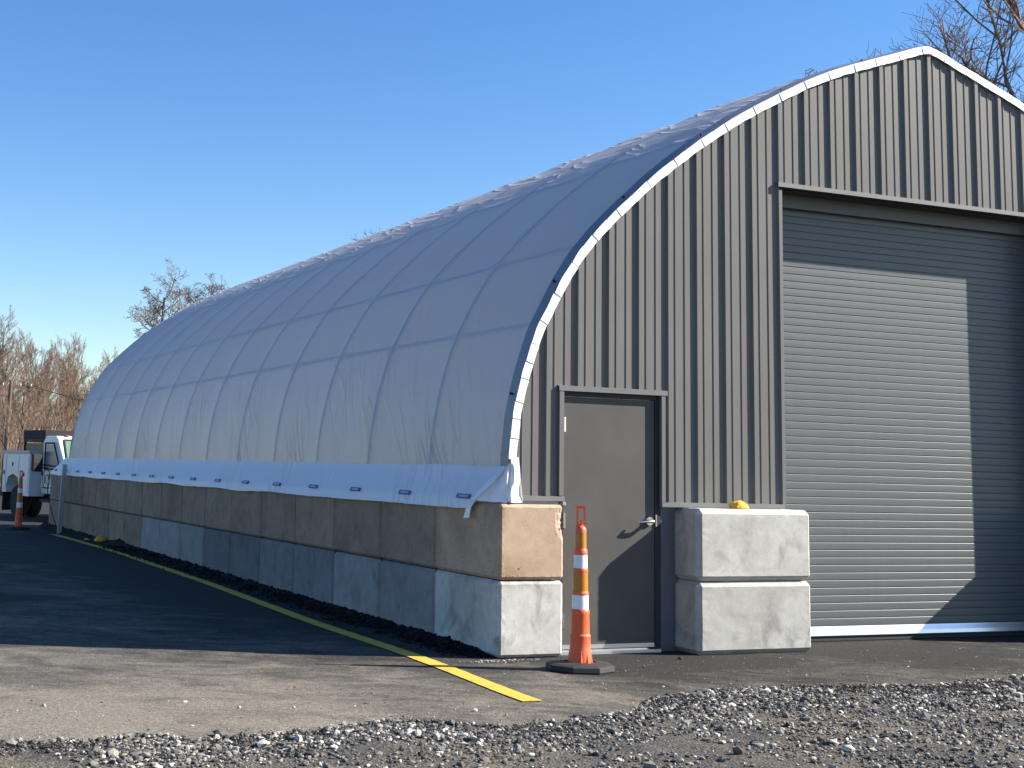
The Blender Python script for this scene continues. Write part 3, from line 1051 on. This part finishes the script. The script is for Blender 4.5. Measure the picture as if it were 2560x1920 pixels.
# ------------------------------------------------------------------ cones
def make_cone(loc, rz, label):
    t = empty('traffic_cone', loc, rz)
    tag(t, label, 'traffic cone', 'orange looper cones')
    s = .00096
    # base: wide octagonal rubber foot
    pts_ = []
    for i in range(8):
        a_ = math.pi / 8 + i * math.pi / 4
        pts_.append((math.cos(a_), math.sin(a_)))
    m_ = MB()
    rings = [(.262, 0), (.268, .008), (.262, .044), (.225, .056), (.125, .066), (.118, .058)]
    vs = [(p[0] * r_, p[1] * r_ * .94, z_) for r_, z_ in rings for p in pts_]
    fs = [(k_ * 8 + i, k_ * 8 + (i + 1) % 8, (k_ + 1) * 8 + (i + 1) % 8, (k_ + 1) * 8 + i) for k_ in range(len(rings) - 1) for i in range(8)]
    fs += [tuple(range(7, -1, -1)), tuple(range((len(rings) - 1) * 8, len(rings) * 8))]
    m_.add(vs, fs).build('base', M['black'], t, bevel=.003)
    H0 = .055
    def zz(y): return H0 + (1480 - y) * s
    def rr(w): return w * s
    body = MB().lathe([(rr(94), zz(1480)), (rr(89), zz(1395)), (rr(83), zz(1378)), (rr(80), zz(1285)), (rr(82), zz(1275)), (rr(81), zz(1262)), (rr(74), zz(1255)), (rr(70), zz(1110)), (rr(72), zz(1100)), (rr(71), zz(1068)), (rr(66), zz(1062))], 28).build('lower_body', M['orange'], t, smooth=True)
    for i in range(10):                      # ribs round the foot
        a_ = i * math.pi / 5 + .2
        c_, s_ = math.cos(a_), math.sin(a_)
        rb = MB().tube((c_ * rr(93), s_ * rr(93), zz(1480)), (c_ * rr(82), s_ * rr(82), zz(1385)), .010, .006, 6)
        rb.build('rib', M['orange'], body)
    MB().lathe([(rr(65), zz(1061)), (rr(64), zz(952))], 28).build('reflective_band', M['whiteband'], t, smooth=True)
    MB().lathe([(rr(66), zz(951)), (rr(67), zz(935)), (rr(61), zz(922))], 28).build('collar', M['orange'], t, smooth=True)
    MB().lathe([(rr(60), zz(921)), (rr(58), zz(772))], 28).build('amber_band', M['amber'], t, smooth=True)
    MB().lathe([(rr(59), zz(771)), (rr(60), zz(750)), (rr(56), zz(742))], 28).build('collar', M['orange'], t, smooth=True)
    MB().lathe([(rr(54.5), zz(741)), (rr(53), zz(638))], 28).build('reflective_band', M['whiteband'], t, smooth=True)
    MB().lathe([(rr(54), zz(637)), (rr(54), zz(600)), (rr(47), zz(588))], 28).build('collar', M['orange'], t, smooth=True)
    MB().lathe([(rr(46), zz(587)), (rr(44), zz(462))], 28).build('amber_band', M['amber'], t, smooth=True)
    MB().lathe([(rr(44.5), zz(461)), (rr(43), zz(430)), (rr(30), zz(408)), (rr(10), zz(400))], 28).build('neck', M['orange'], t, smooth=True)
    # loop handle: flat rounded frame with a hook tongue
    hw, ho = .030, .034
    def rrect(w, z0_, z1_, r_, n_=5):
        out = []
        for cx_, cz_, a0_ in ((w - r_, z1_ - r_, 0), (-w + r_, z1_ - r_, 90), (-w + r_, z0_ + r_, 180), (w - r_, z0_ + r_, 270)):
            for q in range(n_):
                a_ = R(a0_ + 90 * q / (n_ - 1)); out.append((cx_ + r_ * math.cos(a_), cz_ + r_ * math.sin(a_)))
        return out
    zt, zb_ = zz(247), zz(440)
    outr, inr = rrect(.0345, zb_, zt, .012), rrect(.021, zb_ + .045, zt - .024, .009)
    n_ = len(outr)
    vs = [(p[0], y_, p[1]) for y_ in (-.0125, .0125) for ring in (outr, inr) for p in ring]
    fs = []
    for i in range(n_):
        j = (i + 1) % n_
        fs += [(i, j, n_ + j, n_ + i), (2 * n_ + i, 3 * n_ + i, 3 * n_ + j, 2 * n_ + j), (i, 2 * n_ + i, 2 * n_ + j, j), (n_ + i, n_ + j, 3 * n_ + j, 3 * n_ + i)]
    MB().add(vs, fs).build('loop_handle', M['orange'], t)
    hk = MB().tube((0, -.022, zz(372)), (0, -.012, zz(372)), .012, n=10).box(-.005, .005, -.021, -.013, zz(425), zz(383))
    hk.prism([(-.030, zz(418)), (0, zz(448)), (.030, zz(418)), (.024, zz(408)), (0, zz(432)), (-.024, zz(408))], 1, -.024, -.013)
    hk.build('tongue', M['orange'], t)
    return t


make_cone((.345, -.665, GZ + .002), -.34, 'orange looper cone with white bands standing in front of the grey door')
make_cone((-.72, 20.2, GZ + .002), .5, 'distant orange looper cone beside the white truck at the far end')

# ------------------------------------------------------------------ small things
def lump(name, loc, r, mt, label, cat, seed):
    bm = bmesh.new(); bmesh.ops.create_icosphere(bm, subdivisions=4, radius=1)
    for v in bm.verts:
        p = v.co.copy()
        k_ = 1 + .22 * noise.noise(p * 1.3 + Vector((seed, 0, 0))) + .10 * noise.noise(p * 4 + Vector((seed, 3, 0)))
        v.co = Vector((p.x * r[0] * k_, p.y * r[1] * k_, max(p.z, -.3) * r[2] * k_))
    zm = min(v.co.z for v in bm.verts)
    for v in bm.verts: v.co.z -= zm
    me = bpy.data.meshes.new(name); bm.to_mesh(me); bm.free()
    o_ = obj(name, me, mt, None, True); o_.location = loc
    return tag(o_, label, cat)


lump('sponge', (2.352, .01, GZ + 1.216), (.088, .06, .052), M['yellowfoam'], 'crumpled yellow sponge lying on top of the pale blocks', 'sponge', 3)
lump('scrap', (-.13, 14.65, .045), (.10, .07, .07), M['yellowfoam'], 'yellow scrap lying on the black asphalt heap by the wall', 'scrap', 8)
o = MB().grid([[(-.19 + .03 * i + .01 * math.sin(j), 15.45 + .09 * j, .022 + .012 * math.sin(j * 1.3 + i)) for j in range(5)] for i in range(3)]).build('scrap', M['whiteband'])
tag(o, 'pale strip of scrap lying on the black heap by the yellow line', 'scrap')
po = MB()
po.prism([(-.045, -.02), (.045, -.02), (.045, .02), (.035, .02), (.035, -.010), (-.035, -.010), (-.035, .02), (-.045, .02)], 2, 0, 1.40)
o = po.build('metal_post', M['steel'])
o.location = (-.15, 18.55, GZ); o.rotation_euler = (R(-.5), R(2.0), 0)
tag(o, 'grey steel post leaning against the far end of the block wall', 'post')
cb = []
for i in range(19):
    t = i / 18
    cb.append((-.03 - .10 * math.sin(t * math.pi) * (1 - t) - .03, 20.45 - 1.1 * t ** 2 + .0, 1.15 - 1.12 * t))
o = MB().path(cb, .011, 6).build('cable', M['black'])
tag(o, 'thin dark cable hanging down the far end of the block wall', 'cable')

# ------------------------------------------------------------------ service truck
trk = empty('service_truck', (1.90, 24.4, GZ), math.atan2(-.973, .2307))
tag(trk, 'white utility service truck with emblem on its door, parked beyond the wall', 'truck')
# local frame: x forward, y left, z up ; the flank towards the camera is y < 0
sb = MB().prism([(-3.5, .62), (-3.24, .62), (-3.24, .80), (-3.12, 1.02), (-2.8, 1.10), (-2.48, 1.02), (-2.36, .80), (-2.36, .55), (-1.7, .55), (-1.7, 1.62), (-3.5, 1.62)], 1, -1.20, -.78)
sb.prism([(-3.5, .62), (-3.24, .62), (-3.24, .80), (-3.12, 1.02), (-2.8, 1.10), (-2.48, 1.02), (-2.36, .80), (-2.36, .55), (-1.7, .55), (-1.7, 1.62), (-3.5, 1.62)], 1, .78, 1.20)
sb.box(-3.5, -1.7, -.779, .779, .80, 1.0)
sb.box(-1.76, -1.705, -.779, .779, 1.0, 1.60)
body = sb.build('service_body', M['truckwhite'], trk)
for y0, y1 in ((-1.24, -.76), (.76, 1.24)):
    box('box_lid', M['trucktop'], trk, -3.54, -1.66, y0, y1, 1.622, 1.70)
for x0, x1, z0, z1 in ((-2.30, -1.76, .62, 1.56), (-3.18, -2.42, 1.14, 1.56), (-3.46, -3.28, .70, 1.56)):
    d_ = box('compartment_door', M['truckwhite'], trk, x0, x1, -1.2125, -1.2005, z0, z1, .004)
    box('latch', M['dark'], d_, (x0 + x1) / 2 - .03, (x0 + x1) / 2 + .03, -1.225, -1.213, (z0 + z1) / 2 - .05, (z0 + z1) / 2 + .05)
cabm = MB().prism([(-1.62, .62), (-.25, .62), (-.25, 1.22), (-.18, 1.28), (-.72, 2.0), (-.85, 2.08), (-1.50, 2.08), (-1.62, 1.95)], 1, -.90, .90)
cabo = cabm.build('cab', M['truckwhite'], trk, bevel=.035)
MB().prism([(-.2505, .60), (1.0, .60), (1.02, 1.0), (.9, 1.12), (-.2505, 1.24)], 1, -.93, .93).build('hood', M['truckwhite'], trk, bevel=.04)
dr = MB().prism([(-1.58, .74), (-.36, .74), (-.36, 1.25), (-.80, 1.92), (-1.52, 1.92)], 1, -.925, -.9005).build('door', M['truckwhite'], trk)
MB().prism([(-1.36, 1.28), (-.50, 1.28), (-.90, 1.86), (-1.36, 1.86)], 1, -.934, -.9255).build('window', M['glassblue'], dr)
fr_ = MB()
for a_, b_ in (((-1.40, 1.25), (-.44, 1.25)), ((-.44, 1.25), (-.86, 1.90)), ((-.86, 1.90), (-1.40, 1.90)), ((-1.40, 1.90), (-1.40, 1.25))):
    fr_.tube((a_[0], -.932, a_[1]), (b_[0], -.932, b_[1]), .022, n=6)
fr_.build('window_seal', M['black'], dr)
box('handle', M['black'], dr, -1.565, -1.50, -.940, -.9255, 1.08, 1.22)
em = MB()
nn = 28
vs = []
for r_ in (.25, .22):
    for y_ in (-.929, -.9255):
        for i in range(nn): vs.append((-1.26 + r_ * math.cos(2 * math.pi * i / nn), y_, 1.0 + r_ * math.sin(2 * math.pi * i / nn)))
fs = []
for i in range(nn):
    j = (i + 1) % nn
    fs += [(i, j, 2 * nn + j, 2 * nn + i), (i, nn + i, nn + j, j), (2 * nn + i, 2 * nn + j, 3 * nn + j, 3 * nn + i)]
em.add(vs, fs).build('emblem_ring', M['frame'], dr)
lt = MB()
lt.box(-1.39, -1.345, -.929, -.9255, .88, 1.11)
lt.prism([(-1.34, .99), (-1.26, 1.11), (-1.22, 1.11), (-1.305, .99), (-1.22, .88), (-1.26, .88)], 1, -.929, -.9255)
lt.box(-1.21, -1.07, -.929, -.9255, 1.07, 1.11)
lt.box(-1.16, -1.12, -.929, -.9255, .88, 1.069)
lt.build('emblem_letters', M['rust'], dr)
tx = MB()
for i in range(7): tx.box(-1.52 + .1 * i, -1.45 + .1 * i, -.929, -.9255, .765, .795)
tx.build('lettering', M['frame'], dr)
ws = MB().add([(-.215, -.80, 1.345), (-.215, .80, 1.345), (-.685, .72, 1.965), (-.685, -.72, 1.965), (-.235, -.80, 1.33), (-.235, .80, 1.33), (-.705, .72, 1.95), (-.705, -.72, 1.95)],
              [(0, 1, 2, 3), (7, 6, 5, 4), (0, 4, 5, 1), (1, 5, 6, 2), (2, 6, 7, 3), (3, 7, 4, 0)])
w_ = ws.build('windscreen', M['glassgreen'], trk)
ed = MB()
cn = [(-.205, -.83, 1.33), (-.205, .83, 1.33), (-.69, .75, 1.985), (-.69, -.75, 1.985)]
for i in range(4): ed.tube(cn[i], cn[(i + 1) % 4], .022, n=6)
ed.build('windscreen_seal', M['black'], w_)
mr = MB().prism([(-.98, 1.20), (-.90, 1.18), (-.84, 1.20), (-.82, 1.40), (-.84, 1.58), (-.90, 1.62), (-.98, 1.60)], 1, -1.46, -1.22)
mo = mr.build('wing_mirror', M['dark'], trk)
MB().tube((-.90, -1.23, 1.28), (-.86, -.90, 1.24), .02, n=6).tube((-.90, -1.23, 1.36), (-.86, -.90, 1.32), .02, n=6).build('mirror_arm', M['black'], mo)
for y in (-.6, -.2, .0, .2, .6):
    MB().box(-.86, -.78, y - .05, y + .05, 2.085, 2.115).build('marker_light', M['red'], trk)
for x, y, dual in ((-2.8, -.80, 1), (-2.8, .80, 1), (.35, -.80, 0), (.35, .80, 0)):
    w = empty('wheel', (x, y, .40), 0, trk)
    for d_ in ((-.17, .17) if dual else (0,)):
        tm = MB().lathe([(.24, -.115), (.38, -.12), (.40, -.09), (.40, .09), (.38, .12), (.24, .115)], 24)
        to = tm.build('tyre', M['tire'], w, smooth=True); to.rotation_euler = (R(90), 0, 0); to.location = (0, d_, 0)
    ro = MB().lathe([(.05, -.06), (.22, -.10), (.235, .10), (.05, .06)], 16).build('rim', M['trucktop'], w, smooth=True)
    ro.rotation_euler = (R(90), 0, 0)
box('frame_rail', M['dark'], trk, -3.4, .6, -.55, -.40, .45, .58)
box('frame_rail', M['dark'], trk, -3.4, .6, .40, .55, .45, .58)
box('mud_flap', M['black'], trk, -3.50, -3.47, -1.18, -.45, .14, .60)
box('rear_bumper', M['dark'], trk, -3.75, -3.52, -1.15, 1.15, .50, .72)
box('front_bumper', M['chrome'], trk, 1.03, 1.13, -.95, .95, .50, .72, .02)
box('step_bar', M['black'], trk, -1.5, -.3, -.98, -.86, .42, .50, .01)
# load carried in the bed: straw-coloured bales under a black rack board
MB().box(-3.3, -1.95, -.70, .70, 1.005, 1.90).build('load', M['straw'], trk, bevel=.05)
rk = MB()
for x in (-3.3, -1.95):
    for y in (-.70, .70): rk.box(x - .03, x + .03, y - .03, y + .03, 1.005, 2.22)
rk.box(-3.33, -1.92, -.73, .73, 1.94, 1.98)
rko = rk.build('rack', M['dark'], trk)
box('rack_board', M['dark'], rko, -1.97, -1.93, -.74, .74, 1.985, 2.24)
box('rack_board', M['dark'], rko, -3.33, -1.98, -.745, -.70, 1.985, 2.24)

# ------------------------------------------------------------------ bare trees
def grow(seed, h, spread, levels, trunk_r, fork=.25, upb=.35, nb=(7, 6, 5, 4), twig=.012, rlen=(.52, .55, .55, .6)):
    rnd = random.Random(seed)
    trunk, crown = MB(), MB()

    def branch(p, d, L, r, lev):
        n = 5 if lev < 2 else (4 if lev == 2 else 3)
        pts_ = [p.copy()]; q = p.copy(); dd = d.normalized()
        for i in range(n):
            dd = (dd + Vector((rnd.uniform(-1, 1), rnd.uniform(-1, 1), rnd.uniform(-.6, 1))) * (.10 if lev == 0 else .22) + Vector((0, 0, upb * .12 if lev else .05))).normalized()
            q = q + dd * (L / n)
            pts_.append(q.copy())
        r1 = max(twig * .6, r * (.45 if lev else .40))
        rs = [max(twig * .55, r + (r1 - r) * i / n) for i in range(n + 1)]
        (trunk if lev <= 1 else crown).path(pts_, rs, 7 if lev == 0 else (5 if lev == 1 else 3))
        if lev >= levels: return
        k_ = nb[min(lev, len(nb) - 1)]
        for i in range(k_):
            t = (fork + (1 - fork) * (i + rnd.random()) / k_) if lev == 0 else (.2 + .8 * (i + rnd.random()) / k_)
            t = min(t, .999)
            f = t * n; a_ = int(f); u = f - a_
            bp = pts_[a_].lerp(pts_[a_ + 1], u)
            base = (pts_[a_ + 1] - pts_[a_]).normalized()
            side = Vector((rnd.gauss(0, 1), rnd.gauss(0, 1), rnd.gauss(0, .5)))
            side = (side - base * side.dot(base)).normalized()
            ang = rnd.uniform(.5, 1.0) * spread
            nd_ = (base * math.cos(ang) + side * math.sin(ang) + Vector((0, 0, upb * .5))).normalized()
            ll = L * rlen[min(lev, len(rlen) - 1)] * rnd.uniform(.7, 1.2) * (1.15 - .45 * t if lev == 0 else 1 - .3 * t)
            branch(bp, nd_, ll, max(twig * .7, rs[a_] * rnd.uniform(.45, .65)), lev + 1)

    branch(Vector((0, 0, -.2)), Vector((rnd.uniform(-.06, .06), rnd.uniform(-.06, .06), 1)), h * .80, trunk_r, 0)
    return trunk.mesh('trunk', False), crown.mesh('crown', False)


def plant_tree(name, meshes, loc, sc, rz, label, group=None, tm='bark', cmn='twig'):
    t = empty(name, loc, rz)
    t.scale = (sc, sc, sc)
    tag(t, label, 'tree', group)
    for nm, me, mk in (('trunk', meshes[0], tm), ('crown', meshes[1], cmn)):
        o_ = bpy.data.objects.new(nm, me)
        COL.objects.link(o_); o_.parent = t
        if not me.materials: me.materials.append(M[mk])
    return t


def px_dir(px, py):
    """direction of a pixel of the 2560x1920 photograph"""
    return (fw + rt2 * ((px - 895.82) / 3440.943) - up2 * ((py - 731.7) / 3440.943))


def ground_at(px, depth):
    """ground point in the direction of picture column px, at a given y"""
    d = px_dir(px, 1140)
    t = (depth - CAM.y) / d.y
    return (CAM.x + d.x * t, depth, -.06)


broad = [grow(11, 10, 1.25, 4, .24, .30, .40, (9, 7, 6, 5), .013), grow(12, 10, 1.15, 4, .22, .26, .45, (9, 7, 6, 5), .013)]
upright = [grow(21 + i, 10, (.80, .95, .75, 1.0)[i], 4, .13, .20, .55, (10, 7, 6, 5), .012, (.48, .52, .58, .62)) for i in range(4)]
tall = [grow(71, 22, 1.55, 4, .26, .66, .18, (11, 8, 6, 5), .024, (.22, .6, .6, .6)), grow(75, 22, 1.55, 4, .28, .64, .16, (12, 8, 6, 5), .024, (.27, .6, .6, .6))]
near_tree = grow(43, 16, 1.10, 4, .32, .28, .30, (11, 8, 7, 6), .010, (.55, .55, .55, .6))
LW = [(-60, 66, 1.02, 0), (-15, 74, 1.15, 1), (18, 82, 1.05, 2), (40, 70, .80, 3), (62, 90, 1.10, 0), (88, 78, .98, 1), (112, 88, 1.18, 2), (130, 72, .82, 3), (158, 84, 1.02, 1), (185, 94, 1.20, 0), (205, 76, .90, 2), (232, 90, 1.06, 3), (262, 96, 1.12, 1), (292, 92, .92, 0), (-40, 92, 1.25, 3), (75, 100, 1.2, 2), (150, 104, 1.3, 1), (25, 60, .62, 2), (100, 62, .58, 0)]
for i, (px, dp, sc, k_) in enumerate(LW):
    plant_tree('bare_tree', upright[k_], ground_at(px, dp), sc * .80, i * 1.7, 'slender leafless tree in the brown woods behind the white truck', 'trees in the woods at the left', 'bark', 'twigwarm')
plant_tree('bare_tree', tall[0], ground_at(412, 158), 1.27, .6, 'leafless tree with wide round crown above the left end of the white roof')
plant_tree('bare_tree', tall[1], ground_at(510, 164), 1.30, 2.3, 'leafless tree with spreading crown rising behind the roof, right of its neighbour')
plant_tree('bare_tree', broad[0], ground_at(760, 88), 1.44, 3.1, 'treetop barely showing above the middle of the white roof line')
plant_tree('bare_tree', broad[1], ground_at(1045, 80), 1.70, 4.4, 'bare twigs of a treetop poking above the white roof line')
plant_tree('bare_tree', broad[0], ground_at(2310, 62), 2.82, 5.0, 'bare treetop poking up just left of the roof peak')
plant_tree('bare_tree', near_tree, ground_at(2640, 44), 1.90, .9, 'tall leafless tree behind the right side of the roof')
# brown undergrowth at the foot of the woods
br = MB()
for i in range(5200):
    px = random.uniform(-150, 330); dp = random.uniform(68, 108)
    x, y, z = ground_at(px, dp)
    hgt_ = random.uniform(.8, 3.4) * (1 if random.random() < .8 else 1.5)
    lx_, ly_ = random.uniform(-.5, .5), random.uniform(-.5, .5)
    br.tube((x, y, z), (x + lx_, y + ly_, z + hgt_), .028, .008, 3, False)
o = br.build('undergrowth', M['twigwarm'], normals=False)
tag(o, 'dense brown leafless brush at the foot of the woods', 'brush', None, 'stuff')
# low bank behind the lot
P = []
for x in np.arange(-120, 121, 4):
    P.append([(x, 66 + 3 * noise.noise((x * .05, 0, 0)), -.07), (x, 74, .5 + .3 * noise.noise((x * .1, 1, 0))), (x, 95, 1.6 + .6 * noise.noise((x * .07, 2, 0))), (x, 125, 3.0 + 1.2 * noise.noise((x * .06, 3, 0))), (x, 160, -.1)])
o = MB().grid(P).build('bank', M['bankmat'], smooth=True)
tag(o, 'low brown bank covered in leaf litter under the woods', None, None, 'structure')

# ------------------------------------------------------------------ utility pole and wires
bx, by, bz = ground_at(12, 64)
up_ = empty('utility_pole', (bx, by, bz))
tag(up_, 'wooden utility pole with a crossarm at the left edge, in front of the woods', 'utility pole')
MB().tube((0, 0, 0), (.1, 0, 5.6), .14, .09, 10).build('pole', M['wood'], up_)
MB().box(-1.0, 1.3, -.06, .06, 5.20, 5.32).build('crossarm', M['wood'], up_)
for x in (-.85, -.3, .6, 1.15): MB().lathe([(.04, 5.325), (.05, 5.38), (.03, 5.46)], 8, (x, 0, 0)).build('insulator', M['trucktop'], up_)
for n, (x, z0, dz) in enumerate(((1.15, 5.4, -3.2), (.6, 5.4, -1.9))):
    pts_ = []
    for i in range(15):
        t = i / 14
        pts_.append((bx + x + 16 * t, by - 3 * t, bz + z0 + dz * t - .5 * math.sin(t * math.pi)))
    o = MB().path(pts_, .016, 4).build('overhead_wire', M['dark'])
    tag(o, ('lower' if n == 0 else 'upper') + ' overhead wire running right from the utility pole', 'wire', 'overhead wires')
